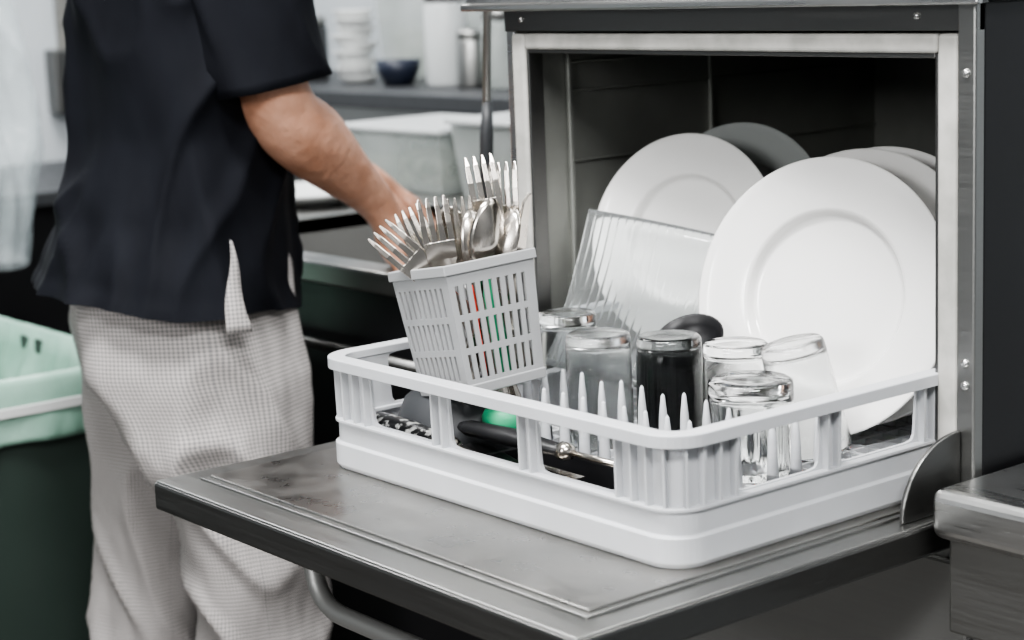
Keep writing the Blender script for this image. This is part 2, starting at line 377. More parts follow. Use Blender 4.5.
GL=[(-.432,.262,.112,.0330,'glass','clear glass tumbler standing upside down beside the cutlery basket',0,0),
    (-.330,.214,.110,.0340,'glass_frost','frosty glass tumbler standing upside down in the rack',0,0),
    (-.2625,.246,.111,.0335,'glass_backdrop','glass tumbler standing upside down in the rack, tinted for the dark seen behind it',0,0),
    (-.207,.281,.106,.0335,'glass','clear glass tumbler with thick base standing upside down',0,0),
    (-.139,.230,.089,.0400,'glass','short faceted glass tumbler standing upside down at the rack edge',0,1),
    (-.137,.315,.106,.0345,'glass_frost','cloudy glass tumbler leaning against the other glasses',12,0)]
for x,y,h,r,mt,lb,tilt,fl in GL:
    o=tumbler(h,r,mt,fl,tp=.88 if tilt else (.95 if r>=.0335 else .92)); o.location=(x,y,Z+.012)
    if tilt:
        o.rotation_mode='AXIS_ANGLE'; o.rotation_axis_angle=(math.radians(-tilt),-.78,.62,0); o.location.z+=.007
    setp(o,lb,'glass','upturned glasses in the dish rack')
bm=bmesh.new(); lathe(bm,[(0,0),(.016,0),(.027,.005),(.034,.014),(.037,.022),(.035,.022),(.030,.013),(.022,.005),(0,.004)],40)
o=finish(bm,'small_bowl','black',smooth=True); place(o,nrm(20,56),(-.303,.318,Z+.087)); setp(o,'small black bowl tipped on its side among the glasses','bowl')
bm=bmesh.new(); lathe(bm,[(.068,0),(.070,.002),(.066,.030),(.054,.058),(.036,.072),(.034,.075),(0,.075),(0,.071),(.032,.070),(.051,.056),(.063,.029),(.066,0),(.068,0)],48)
o=finish(bm,'mixing_bowl','darkgrey',smooth=True); o.location=(-.398,.092,Z+.012); setp(o,'dark grey bowl turned upside down beneath the cutlery basket','bowl')
bm=bmesh.new(); box(bm,-.30,-.085,.030,.098,0,.004); 
for d in ((-.30,-.296,.03,.098,0,.026),(-.089,-.085,.03,.098,0,.026),(-.3,-.085,.03,.034,0,.026),(-.3,-.085,.094,.098,0,.026)): box(bm,*d)
bmesh.ops.translate(bm,verts=bm.verts[:],vec=(.19,-.064,0))
o=finish(bm,'baking_tin','black',bevel=.002); o.location=(-.19,.064,Z+.012); setp(o,'small black baking tin lying in the rack','tin')
def utensil(loc,rotz,lab,hm):
    e=thing('spatula',loc,lab,'kitchen utensil'); e.rotation_euler=(0,math.radians(4),rotz)
    bm=bmesh.new(); tube(bm,[(0,0,0),(.01,0,0),(.06,0,.001),(.11,0,0),(.125,0,0)],[.006,.0105,.012,.009,.006],14,flat=.7); finish(bm,'handle',hm,e,smooth=True)
    bm=bmesh.new(); tube(bm,[(.118,0,0),(.124,0,0),(.130,0,0)],[.0088,.0085,.006],14); finish(bm,'collar','cutlery',e,smooth=True)
    bm=bmesh.new(); tube(bm,[(.12,0,0),(.20,0,-.001)],[.003,.003],10); finish(bm,'shaft','cutlery',e,smooth=True)
    bm=bmesh.new(); panel(bm,lambda u,v:Vector((.195+.075*u,(v-.5)*(.045+.015*u),0)),[0,.15,.85,1],[0,.16,.28,.44,.56,.72,.84,1],lambda i,j:i==1 and j%2==1); finish(bm,'blade','cutlery',e,solid=.0015)
utensil((-.450,.024,Z+.052),math.radians(2),'turner with mottled black and white handle along the rack wall','mottled')
utensil((-.335,.045,Z+.058),math.radians(12),'black-handled turner lying across the baking tin','black')
utensil((-.36,.062,Z+.032),math.radians(-4),'black-handled turner beneath the other utensils','black')
bm=bmesh.new(); lathe(bm,[(0,0),(.017,0),(.021,.003),(.022,.018),(.019,.024),(.012,.027),(0,.028)],28)
o=finish(bm,'bottle_cap','green',smooth=True); o.location=(-.318,.084,Z+.046); setp(o,'green plastic cap lying among the utensils','cap')
# ---------------------------------------------------------------- cutlery basket
RT=Vector((.629,.776,0)).normalized(); DP=Vector((-.776,.629,0)); UP=Vector((0,0,1))
BB=Vector((-.352,.086,Z+.088)); 
qb=Quaternion((-.785,.62,0),math.radians(-8))@Quaternion(RT,math.radians(-6))@Quaternion((0,0,1),math.radians(-4))
bk=thing('cutlery_basket',BB,'light grey slotted plastic cutlery basket full of forks and spoons','cutlery basket')
bk.rotation_mode='QUATERNION'; bk.rotation_quaternion=qb
hb,ht,HB=.042,.0490,.120
bm=bmesh.new()
us=[0,.06]+[.06+ (.88/9)*(i)+d for i in range(9) for d in (.044,.88/9) ][:-1]+[.94,1]
us=sorted(set([round(u,4) for u in us]))
vs=[0,.10,.30,.35,.56,.61,.84,1]
def hole(i,j): return (i%2==1 and 0<i<len(us)-2) and j in (1,3,5)
for s in range(4):
    R=Matrix.Rotation(s*math.pi/2,3,'Z')
    def f(u,v,R=R):
        h=hb+(ht-hb)*v; return R@Vector(((2*u-1)*h,-h,v*HB))
    panel(bm,f,us,vs,hole)
bmesh.ops.remove_doubles(bm,verts=bm.verts[:],dist=.0002)
finish(bm,'basket_wall','basket',bk,solid=.0022)
bm=bmesh.new()
panel(bm,lambda u,v:Vector(((2*u-1)*hb,(2*v-1)*hb,.001)),[i/17 for i in range(18)],[i/17 for i in range(18)],lambda i,j:i%2==1 and j%2==1)
finish(bm,'basket_base','basket',bk,solid=.0022)
def sqring(name,prof):
    bm=bmesh.new(); rings=[]
    for sx,sy in ((-1,-1),(1,-1),(1,1),(-1,1)):
        rings.append([bm.verts.new((sx*o,sy*o,z)) for o,z in prof])
    for i in range(4):
        A=rings[i];B=rings[(i+1)%4]
        for k in range(len(prof)):
            l=(k+1)%len(prof); bm.faces.new((A[k],B[k],B[l],A[l]))
    finish(bm,name,'basket',bk,bevel=.0012)
sqring('basket_rim',[(ht-.002,HB-.007),(ht+.003,HB-.009),(ht+.003,HB+.001),(ht-.002,HB+.001)])
sqring('basket_foot',[(hb-.002,-.002),(hb+.002,-.002),(hb+.003,.008),(hb-.001,.008)])
def strip(bm,secs,th=.0018,off=0):
    rings=[]
    for s in secs:
        z,w,y=s[:3]; x=s[3] if len(s)>3 else 0
        rings.append([bm.verts.new((x+a*w/2,y+b*th/2,z)) for a,b in ((-1,-1),(1,-1),(1,1),(-1,1))])
    for A,B in zip(rings,rings[1:]):
        for k in range(4): bm.faces.new((A[k],A[(k+1)%4],B[(k+1)%4],B[k]))
    bm.faces.new(rings[0][::-1]);bm.faces.new(rings[-1])
def fork():
    bm=bmesh.new()
    strip(bm,[(0,.013,0),(.01,.017,0),(.05,.013,.002),(.10,.007,.003),(.122,.009,.001),(.131,.019,-.002),(.139,.0265,-.004),(.156,.0275,-.0045)])
    for i in range(4):
        x=-.0112+i*.00747
        strip(bm,[(.154,.0056,-.0045,x),(.172,.0050,-.004,x),(.188,.0042,-.001,x),(.196,.0020,.001,x)],.0018)
    return finish(bm,'fork','cutlery',bevel=.0005)
def spoon():
    bm=bmesh.new()
    strip(bm,[(0,.013,0),(.01,.017,0),(.05,.013,.002),(.10,.007,.003),(.130,.008,.001),(.136,.009,0)])
    n=20; rings=[]
    for k in range(7):
        s=k/6; rings.append([bm.verts.new((.0185*s*math.cos(a)*(1-.12*math.sin(a)),-.009*(1-s*s),.166+.033*s*math.sin(a))) for a in [2*math.pi*i/n for i in range(n)]] if k else [bm.verts.new((0,-.009,.166))])
    for i in range(n): bm.faces.new((rings[0][0],rings[1][i],rings[1][(i+1)%n]))
    for A,B in zip(rings[1:],rings[2:]):
        for i in range(n): bm.faces.new((A[i],B[i],B[(i+1)%n],A[(i+1)%n]))
    return finish(bm,'spoon','cutlery',smooth=True,solid=.0012)
def knife():
    bm=bmesh.new(); strip(bm,[(0,.014,0),(.01,.018,0),(.09,.014,0),(.10,.012,0),(.11,.018,0),(.17,.019,0),(.20,.012,0,.003),(.208,.003,0,.007)],.003)
    return finish(bm,'table_knife','cutlery',bevel=.0008)
masters={}
def put(kind,tip,low,w,roll,w2=None):
    if w2 is None: w2=w*.5
    K=1070.
    P=lambda px,py,ww: BB+RT*((px-476)/K)+UP*((385-py)/K)+DP*ww
    T=P(*tip,w); B=P(*low,w2); d=(T-B).normalized()
    L={'fork':.196,'spoon':.199,'knife':.208}[kind]*1.03
    if kind not in masters: o={'fork':fork,'spoon':spoon,'knife':knife}[kind](); masters[kind]=o
    else: o=masters[kind].copy(); COL.objects.link(o)
    face=(-DP); x=face.cross(d).normalized()*-1; y=d.cross(x)
    q=Matrix((x,y,d)).transposed().to_quaternion()
    o.scale=(1.08,1.05,1.03)
    o.rotation_mode='QUATERNION'; o.rotation_quaternion=q@Quaternion((0,0,1),math.radians(roll)); o.location=T-d*L
    setp(o,{'fork':'stainless steel fork standing tines up in the cutlery basket','spoon':'stainless steel spoon standing bowl up in the cutlery basket','knife':'stainless steel table knife standing in the cutlery basket'}[kind],kind,kind+'s in the cutlery basket')
put('fork',(376,220),(508,345),-.006,5)
put('fork',(404,204),(485,372),.022,-15)
put('fork',(432,190),(458,376),-.008,5)
put('fork',(458,194),(486,376),.018,-25)
put('spoon',(492,192),(466,370),-.012,38)
put('spoon',(516,206),(452,370),.010,-48)
put('spoon',(470,204),(496,370),.004,40)
put('fork',(480,153),(505,345),.024,12)
put('fork',(504,162),(512,350),.036,-15)
put('knife',(527,192),(500,366),.012,60)
put('spoon',(444,204),(494,368),.030,160)
for mt,lab,k1,k2 in (('green','small green-handled peeler standing inside the cutlery basket',.022,-.018),('red','small red-handled paring knife standing inside the cutlery basket',.004,-.022)):
    bm=bmesh.new(); tube(bm,[(0,0,0),(0,0,.01),(0,0,.08),(0,0,.095)] if mt=='green' else [(0,0,.05),(0,0,.055),(0,0,.08),(0,0,.088)],[.006,.009,.008,.004] if mt=='green' else [.003,.004,.004,.003],14,flat=.6)
    if mt=='red': strip(bm,[(0,.003,0),(.01,.006,0),(.052,.006,0)],.0012)
    o=finish(bm,'peeler' if mt=='green' else 'paring_knife',mt,smooth=True); o.location=BB+RT*k1+DP*k2+UP*.012; o.rotation_mode='QUATERNION'; o.rotation_quaternion=qb; setp(o,lab,'peeler' if mt=='green' else 'knife')
# ---------------------------------------------------------------- sink counter
CT=.885
sk=thing('sink_counter',(-1.3,.7,0),'dark stainless steel sink counter with a deep basin','sink')
bx_0,bx_1=-1.48,-.92
bm=bmesh.new(); panel(bm,lambda u,v:Vector((u,v,CT)),[-1.80,bx_0,bx_1,-.64],[.362,.41,.84,1.18],lambda i,j:i==1 and j==1); finish(bm,'sink_countertop','steel_mid',sk,world=True,solid=.03,soff=-1,bevel=.004)
bm=bmesh.new(); x0,x1,y0,y1,zb=bx_0,bx_1,.41,.84,.62
for d in ((x0-.004,x0,y0,y1,zb,CT-.002),(x1,x1+.004,y0,y1,zb,CT-.002),(x0,x1,y0-.004,y0,zb,CT-.002),(x0,x1,y1,y1+.004,zb,CT-.002),(x0,x1,y0,y1,zb-.004,zb)): box(bm,*d)
finish(bm,'sink_basin','steel_soft',sk,world=True,bevel=.001)
boxobj('sink_cabinet',(-1.79,-.65,.380,.405,.1,CT-.032),'panel_black',sk)
boxobj('sink_cabinet_side',(-.66,-.645,.405,1.16,.0,CT-.032),'panel_black',sk)
boxobj('sink_cabinet_side',(-1.79,-1.775,.405,1.16,.0,CT-.032),'panel_black',sk)
boxobj('sink_cabinet_base',(-1.77,-.67,.40,1.16,0,.1),'panel_black',sk)
bm=bmesh.new(); tube(bm,[(-1.70,.352,CT-.11),(-.72,.352,CT-.11)],.007,12); finish(bm,'sink_rail','steel_dark',sk,world=True,smooth=True)
for x in (-1.68,-.74): boxobj('rail_bracket',(x-.01,x+.01,.350,.382,CT-.12,CT-.10),'steel_mid',sk,bevel=.002)
fx,fy=-.845,.478
sp=thing('faucet',(fx,fy,CT),'slim steel pre-rinse tap with upright hose','tap')
bm=bmesh.new(); tube(bm,[(fx,fy,CT),(fx,fy,CT+.015)],.018,20); finish(bm,'faucet_base','steel_mid',sp,world=True,smooth=False)
bm=bmesh.new(); tube(bm,arcpts([(fx,fy,CT+.01),(fx+.022,fy+.022,CT+.62),(fx-.16,fy+.13,CT+.62),(fx-.18,fy+.15,CT+.45)],.07,8),.0055,12); finish(bm,'faucet_pipe','steel_mid',sp,world=True,smooth=True)
bm=bmesh.new(); tube(bm,[(fx+.003,fy+.003,CT+.08),(fx+.006,fy+.006,CT+.17),(fx+.008,fy+.008,CT+.21)],[.008,.009,.006],12); finish(bm,'faucet_grip','darkgrey',sp,world=True,smooth=True)
def tub(x0,x1,y0,y1,z,h,lab):
    e=thing('storage_tub',((x0+x1)/2,(y0+y1)/2,z),lab,'container','storage tubs beside the sink')
    bm=bmesh.new(); cx,cy=(x0+x1)/2,(y0+y1)/2; a,b=(x1-x0)/2,(y1-y0)/2
    def ring(k,zz): return [bm.verts.new((cx+sx*a*k,cy+sy*b*k,zz)) for sx,sy in ((-1,-1),(1,-1),(1,1),(-1,1))]
    R=[ring(.90,z),ring(1,z+h),ring(.97,z+h),ring(.87,z+.004)]
    for A,B in zip(R,R[1:]):
        for i in range(4): bm.faces.new((A[i],A[(i+1)%4],B[(i+1)%4],B[i]))
    bm.faces.new(R[0][::-1]); bm.faces.new(R[-1])
    finish(bm,'tub_body','tub',e,world=True,bevel=.006)
    boxobj('lid',(x0-.008,x1+.008,y0-.008,y1+.008,z+h,z+h+.010),'lid',e,bevel=.004)
    boxobj('tub_contents',(cx-a*.80,cx+a*.80,cy-b*.80,cy+b*.80,z+.005,z+h*.55),'leaf',e,bevel=.01)
tub(-1.47,-1.14,.90,1.12,CT,.125,'translucent plastic storage tub with pale lid on the sink counter')
tub(-1.79,-1.50,.90,1.12,CT,.105,'translucent plastic storage tub with greenish contents')
tub(-1.10,-.84,.90,1.12,CT,.13,'pale plastic storage tub near the tap')
bm=bmesh.new(); lathe(bm,[(0,0),(.05,0),(.11,.02),(.12,.024),(.118,.020),(.05,.004),(0,.004)],40); o=finish(bm,'serving_dish','white',smooth=True); o.location=(-1.635,.72,CT+.001); setp(o,'white serving dish lying on the sink counter','dish')
bc=thing('back_counter',(-2.1,1.5,0),'raised dark-topped counter against the wall','counter')
boxobj('back_cabinet',(-3.3,-.7,1.26,1.76,0,.99),'steel_mid',bc); boxobj('back_countertop',(-3.32,-.68,1.22,1.77,.99,1.022),'darkgrey',bc)
BT=1.022
def stack(x,y,n,r,lab):
    for i in range(n):
        bm=bmesh.new(); lathe(bm,[(0,0),(r*.7,0),(r,.016),(r,.018),(r*.95,.018),(r*.66,.003),(0,.003)],28)
        o=finish(bm,'side_plate','white',smooth=True); o.location=(x+.006*math.sin(i*2.1),y+.006*math.cos(i*3.3),BT+.001+i*.018); setp(o,lab,'plate','stacked white plates on the raised counter')
stack(-2.50,1.42,9,.046,'small white plate in a tall stack')
bm=bmesh.new(); lathe(bm,[(0,0),(.03,0),(.045,.03),(.05,.055),(.047,.055),(.04,.03),(.026,.004),(0,.004)],28); o=finish(bm,'bowl','navy',smooth=True); o.location=(-2.31,1.40,BT); setp(o,'dark navy bowl on the raised counter','bowl')
def canister(x,y,w,h,mt,lab):
    e=thing('canister',(x,y,BT),lab,'container')
    bm=bmesh.new(); lathe(bm,[(0,0),(w*.92,0),(w,.01),(w,h*.8),(w*.9,h*.85),(0,h*.85)],32); finish(bm,'canister_body',mt,e,smooth=True)
    bm=bmesh.new(); lathe(bm,[(0,h*.84),(w*.97,h*.84),(w*.97,h*.97),(w*.8,h),(0,h)],32); finish(bm,'canister_lid','steel_mid' if mt!='white' else 'white',e,smooth=True)
canister(-2.16,1.42,.045,.21,'lid','tall translucent white canister on the raised counter')
canister(-2.05,1.40,.030,.12,'steel_mid','short steel canister on the raised counter')
canister(-1.955,1.40,.036,.165,'tub','translucent canister on the raised counter')
canister(-2.70,1.42,.05,.15,'darkgrey','dark tub on the raised counter')
canister(-1.85,1.42,.04,.10,'darkgrey','squat dark canister on the raised counter')
tubz=BT
tub(-2.62,-2.20,1.56,1.72,BT,.20,'tall translucent storage box against the wall')
tub(-2.14,-1.75,1.56,1.72,BT,.15,'low translucent storage box against the wall')
def wallrail():
    e=thing('utensil_rail',(-2.2,1.775,1.45),'steel wall rail with a hanging white board and ladles','rail')
    bm=bmesh.new(); tube(bm,[(-3.0,1.74,1.52),(-1.4,1.74,1.52)],.008,10); finish(bm,'rail_bar','steel_mid',e,world=True,smooth=True)
    for x in (-2.95,-1.45): boxobj('rail_bracket',(x-.012,x+.012,1.73,1.779,1.50,1.54),'steel_mid',e)
    boxobj('cutting_board',(-2.62,-2.38,1.725,1.738,1.26,1.52),'white',e,bevel=.006)
    for x in (-2.22,-2.12,-2.0):
        bm=bmesh.new(); tube(bm,[(x,1.732,1.52),(x,1.732,1.32)],.005,8); lathe(bm,[(0,0),(.02,.004),(.032,.02),(.036,.035),(.033,.035),(.02,.008),(0,.004)],20,mtx=Matrix.Translation((x,1.70,1.285))); finish(bm,'ladle','steel_mid',e,world=True,smooth=True)
wallrail()
# ---------------------------------------------------------------- west side
wc=thing('side_cabinet',(-3.05,-.3,0),'dark low kitchen cabinet against the wall','cabinet')
boxobj('cabinet_body',(-3.38,-2.75,-1.6,1.15,.08,.80),'panel_black',wc); boxobj('cabinet_top',(-3.39,-2.72,-1.62,1.18,.80,.83),'darkgrey',wc); boxobj('plinth',(-3.36,-2.8,-1.58,1.13,0,.08),'black',wc)
sb=thing('switch_box',(-3.4,1.12,.98),'grey electrical switch box with conduit on the wall','switch box')
boxobj('box_body',(-3.398,-3.34,1.09,1.20,.95,1.11),'steel_dark',sb,bevel=.006); boxobj('switch_lever',(-3.34,-3.33,1.13,1.16,1.0,1.05),'gasket',sb,bevel=.003)
bm=bmesh.new(); tube(bm,[(-3.38,1.14,1.10),(-3.38,1.14,2.75)],.018,12); finish(bm,'conduit','gasket',sb,world=True,smooth=True)
bn=thing('waste_bin',(-1.62,-.06,0),'dark green waste bin with mint green liner folded over its rim','waste bin')
bx0,bx1,by0,by1,bz=-1.90,-1.34,-.42,.24,.735
def rrect(x0,x1,y0,y1,r,z,n=5):
    out=[]
    for cx,cy,a0 in ((x1-r,y0+r,-90),(x1-r,y1-r,0),(x0+r,y1-r,90),(x0+r,y0+r,180)):
        for i in range(n+1):
            a=math.radians(a0+90*i/n); out.append(Vector((cx+r*math.cos(a),cy+r*math.sin(a),z)))
    return out
def skinloops(bm,loops,cap0=True,cap1=False):
    R=[[bm.verts.new(p) for p in L] for L in loops]
    for A,B in zip(R,R[1:]):
        n=len(A)
        for i in range(n): bm.faces.new((A[i],A[(i+1)%n],B[(i+1)%n],B[i]))
    if cap0: bm.faces.new(R[0][::-1])
    if cap1: bm.faces.new(R[-1])
def inset(d,z,r=.06): return rrect(bx0+d,bx1-d,by0+d,by1-d,r,z)
bm=bmesh.new(); skinloops(bm,[inset(.06,.04),inset(.0,bz-.01),inset(.012,bz-.01),inset(.07,.06)],True,True); finish(bm,'bin_body','bin',bn,world=True,smooth=False,bevel=.004)
for wx in (bx0+.12,bx1-.12):
    bm=bmesh.new(); tube(bm,[(wx,by0+.10,.022),(wx,by1-.10,.022)],.022,16); finish(bm,'wheel_axle','black',bn,world=True)
REF=inset(0,0); CNT=[max(1,int((REF[(i+1)%len(REF)]-REF[i]).length/.008)) for i in range(len(REF))]
def dens(L):
    out=[]
    for i in range(len(L)):
        a=L[i];b=L[(i+1)%len(L)]; out+= [a.lerp(b,j/CNT[i]) for j in range(CNT[i])]
    return out
def wob(L,amp,zamp=0):
    out=[]
    for i,p in enumerate(L):
        c=Vector(((bx0+bx1)/2,(by0+by1)/2,p.z)); d=(p-c).normalized()
        w=noise.noise(Vector((p.x*22,p.y*22,p.z*10)))+.3*noise.noise(Vector((p.x*50,p.y*50,p.z*16)))
        out.append(p+d*amp*w*2+Vector((0,0,zamp*noise.noise(Vector((p.x*9,p.y*9,3)))*2)))
    return out
D=lambda d,z,amp=0,za=0: wob(dens(inset(d,z)),amp,za)
bm=bmesh.new()
LS=[D(-.008,bz-.088,.004,.006),D(-.009,bz-.080,.004,.004),D(-.009,bz-.070,.004,.003),D(-.009,bz-.055,.003),D(-.009,bz-.025,.002),D(-.008,bz-.006,.001),D(-.002,bz+.004,.001),D(.010,bz+.002,.001),D(.016,bz-.03,.005),D(.025,bz-.055,.008),D(.03,bz-.08,.010),D(.04,bz-.115,.012),D(.05,bz-.15,.014),D(.08,bz-.30,.02)]
skinloops(bm,LS,False,True); finish(bm,'bin_liner','liner',bn,world=True,smooth=True,solid=.001)
bm=bmesh.new(); skinloops(bm,[D(-.014,bz-.046,.001),D(-.015,bz-.034,.001),D(-.011,bz-.033,.001),D(-.011,bz-.047,.001)],False); finish(bm,'liner_band','white',bn,world=True)
bgx,bgy=-2.18,.375
bg=thing('bag_stand',(bgx-.14,bgy,0),'steel stand with a crumpled clear plastic bag hanging from it','plastic bag')
bm=bmesh.new(); tube(bm,[(bgx-.14,bgy,0),(bgx-.14,bgy,1.55)],.012,12); tube(bm,[(bgx-.14,bgy,1.53),(bgx,bgy,1.53)],.007,10); tube(bm,[(bgx-.14,bgy-.12,.012),(bgx-.14,bgy+.12,.012)],.012,10);tube(bm,[(bgx-.26,bgy,.012),(bgx-.02,bgy,.012)],.012,10)
finish(bm,'stand_pole','steel',bg,world=True,smooth=True)
bm=bmesh.new(); loops=[]
for j in range(40):
    v=j/39; z=1.53-.76*v; r=.02+.115*math.sin(min(1,v*1.25)*math.pi/2)*(1-.45*max(0,v-.7)/.3)
    L=[]
    for i in range(90):
        a=2*math.pi*i/90; w=1-abs(noise.noise(Vector((2.2*math.cos(a),2.2*math.sin(a),v*4))))*2
        rr=r*(.8+.3*w); L.append(Vector((bgx+rr*math.cos(a),bgy+rr*math.sin(a)*.8,z)))
    loops.append(L)
skinloops(bm,loops,False,True); finish(bm,'clear_bag','bag',bg,world=True,smooth=True)
# ---------------------------------------------------------------- person
C0=Vector((-1.045,.165,0)); yaw=math.radians(-20)
S=Vector((math.cos(yaw),math.sin(yaw),0)); F=Vector((-math.sin(yaw),math.cos(yaw),0))
def Wp(a,b,z): return C0+S*a+F*b+Vector((0,0,z))
pr=thing('person',C0,'person in black short-sleeved shirt and checked trousers reaching into the sink','person')
elb=Vector((-.868,.196,1.098)); wri=Vector((-.928,.372,.975))
verts=[];rad=[];edges=[]
def av(p,r,par=None):
    verts.append(Vector(p)-C0); rad.append(r if isinstance(r,tuple) else (r,r))
    if par is not None: edges.append((par,len(verts)-1))
    return len(verts)-1
pel=av(Wp(0,0,.93),(.12,.09)); sp1=av(Wp(0,0,1.10),(.11,.085),pel); ch=av(Wp(0,.01,1.28),(.115,.085),sp1); nb=av(Wp(0,.02,1.41),(.075,.06),ch)
nk=av(Wp(0,.03,1.475),(.052,.052),nb); hl=av(Wp(0,.06,1.545),(.062,.07),nk); hm=av(Wp(0,.05,1.62),(.078,.092),hl); hu=av(Wp(0,.04,1.68),(.070,.082),hm); av(Wp(0,.035,1.715),(.035,.04),hu)
def hand(w,dirv,lat,curl,thumbsign,par):
    dirv=dirv.normalized(); lat=lat.normalized()
    pm=av(w+dirv*.035,(.026,.022),par); pe=av(w+dirv*.070,(.030,.020),pm)
    Ls=[.036,.042,.039,.030]
    for i in range(4):
        o=(i-1.5)*.0195*-thumbsign
        b=av(w+dirv*(.092-.004*abs(i-1.3))+lat*o,.0105,pe)
        d1=(dirv*.75+curl*.6).normalized(); d2=(dirv*.35+curl).normalized(); d3=(dirv*-.1+curl).normalized()
        p=Vector(verts[b])+C0
        a=av(p+d1*Ls[i],.0092,b); p=p+d1*Ls[i]; c=av(p+d2*Ls[i]*.65,.0085,a); p=p+d2*Ls[i]*.65; av(p+d3*Ls[i]*.5,.0075,c)
    t0=av(w+dirv*.030+lat*thumbsign*.030,.013,pm); p=w+dirv*.030+lat*thumbsign*.030
    d=(dirv*.75+lat*thumbsign*.45+curl*.4).normalized(); t1=av(p+d*.034,.0108,t0); av(p+d*.034+(dirv+curl*.5).normalized()*.026,.009,t1)
def arm(sg,el,wr,wd):
    s=av(Wp(.155*sg,.045,1.375),.056,nb); m_=av((Wp(.155*sg,.045,1.375)+el)/2,.050,s); e=av(el,.046,m_)
    d=(wr-el); up_=Vector((0,0,1))
    f=av(el+d*.22+up_*.006,.054,e); f1=av(el+d*.45+up_*.003,.046,f); f2=av(el+d*.75,.033,f1); w=av(wr,(.031,.025),f2)
    hand(wr,wd,(S+F*-.3).normalized(),(F*.30+Vector((0,0,-1))).normalized(),-sg,w)
arm(1,elb,wri,Vector((-.04,.16,-.36)))
el2=Wp(-.235,.085,1.09); wr2=Wp(-.17,.27,.985); arm(-1,el2,wr2,(F*.6+Vector((0,0,-.4))))
for sg in (1,-1):
    h=av(Wp(.075*sg,0,.86),.080,pel); k=av(Wp(.095*sg,.03*sg-.01,.47),.052,h); a=av(Wp(.10*sg,-.02+.04*sg,.09),.038,k); av(Wp(.105*sg,.10+.04*sg,.045),(.036,.03),a)
me=bpy.data.meshes.new('body'); me.from_pydata([tuple(v) for v in verts],edges,[]); me.materials.append(M['skin'])
body=bpy.data.objects.new('body',me); COL.objects.link(body); body.parent=pr
sm=body.modifiers.new('skin','SKIN'); sm.use_smooth_shade=True; sm.branch_smoothing=.4
for i,sv in enumerate(me.skin_vertices[0].data):
    sv.radius=rad[i]; sv.use_root=(i==0)
ss=body.modifiers.new('sub','SUBSURF'); ss.levels=2; ss.render_levels=2
def ridge(p,sx,sz,sh=0,seed=0):
    v=Vector((p.x*sx+seed,p.y*sx,p.z*sz+sh*(p.x+p.y)*sx)); a=1-abs(noise.noise(v))*2.2; return a*a*(1 if a>0 else 0)
def loftp(bm,rings,n=48,uvw=.11,cap=False,lumps=None,disp=None):
    uvl=bm.loops.layers.uv.verify(); R=[];acc=0;vs_=[]
    prev=None
    for c,ax,ay,rx,ry in rings:
        if prev is not None: acc+=(c-prev).length
        prev=c; vs_.append(acc)
        L=[]
        for i in range(n):
            a=2*math.pi*i/n; k=1+(lumps(a,acc) if lumps else 0)
            rv=ax*rx*k*math.cos(a)+ay*ry*k*math.sin(a); p=c+rv
            if disp: p=p+rv.normalized()*disp(p)
            L.append(bm.verts.new(p))
        R.append(L)
    for q,(A,B) in enumerate(zip(R,R[1:])):
        for i in range(n):
            j=(i+1)%n; f=bm.faces.new((A[i],A[j],B[j],B[i])); f.smooth=True
            for l,(u,v) in zip(f.loops,((i,q),(i+1,q),(i+1,q+1),(i,q+1))): l[uvl].uv=(2*math.pi*u/n*uvw,vs_[v])
    if cap: bm.faces.new(R[0][::-1]); bm.faces.new(R[-1])
    return R
def interp(keys,step=.01):
    out=[];ks=sorted(keys,key=lambda k:k[0]); z=ks[0][0]
    while z<=ks[-1][0]+1e-6:
        for a,b in zip(ks,ks[1:]):
            if a[0]-1e-9<=z<=b[0]+1e-9:
                s=(z-a[0])/(b[0]-a[0]); s2=s*s*(3-2*s)*.5+s*.5; out.append([z]+[a[i]+(b[i]-a[i])*s2 for i in range(1,len(a))]); break
        z+=step
    return out
bm=bmesh.new()
for sg in (1,-1):
    o_=.046*sg-.012
    keys=[(.035,.105,-.01+o_,.072,.082),(.10,.105,-.01+o_,.074,.082),(.25,.102,-.005+o_,.074,.078),(.46,.10,.002+o_,.080,.080),(.60,.096,.0+o_*.8,.088,.092),(.72,.086,-.008+o_*.35,.098,.114),(.80,.078,-.014,.100,.130),(.88,.070,-.016,.094,.124),(.95,.062,-.01,.085,.108),(1.0,.06,0,.08,.10)]
    ri=[(Wp(a*sg,b,z),S,F,rx,ry) for z,a,b,rx,ry in interp(keys)]
    loftp(bm,ri,n=140,lumps=lambda a,v,sg=sg:.02*math.sin(3*a+v*7+sg)+.012*math.sin(5*a-v*13+2*sg),
      disp=lambda p,sg=sg:.020*ridge(p,6,1.8,.55,sg*3)+.013*ridge(p,10,8,.6,sg*7)*(1 if p.z<.72 else max(.4,1-(p.z-.72)/.08))-.011)
bmesh.ops.translate(bm,verts=bm.verts[:],vec=-C0)
me=bpy.data.meshes.new('trousers'); bm.to_mesh(me); bm.free(); me.materials.append(M['check']); o=bpy.data.objects.new('trousers',me); COL.objects.link(o); o.parent=pr; o['label']='grey and white checked trousers'
bm=bmesh.new()
keys=[(.870,0,-.032,.202,.158),(.90,0,-.026,.197,.151),(.98,0,-.010,.182,.140),(1.08,0,.004,.170,.130),(1.2,0,.012,.178,.128),(1.3,0,.018,.186,.130),(1.37,0,.018,.186,.118),(1.415,0,.018,.150,.10),(1.44,0,.02,.095,.078),(1.47,0,.026,.066,.066)]
ri=[(Wp(a,b,z),S,F,rx,ry) for z,a,b,rx,ry in interp(keys,.008)]
RR=loftp(bm,ri,n=160,lumps=lambda a,v:.012*math.sin(4*a+1+v*4)*max(.25,1-v*1.6),disp=lambda p:.017*ridge(p,6.0,2.0,.6,1)+.011*ridge(p,11,6,-.6,5)-.010)
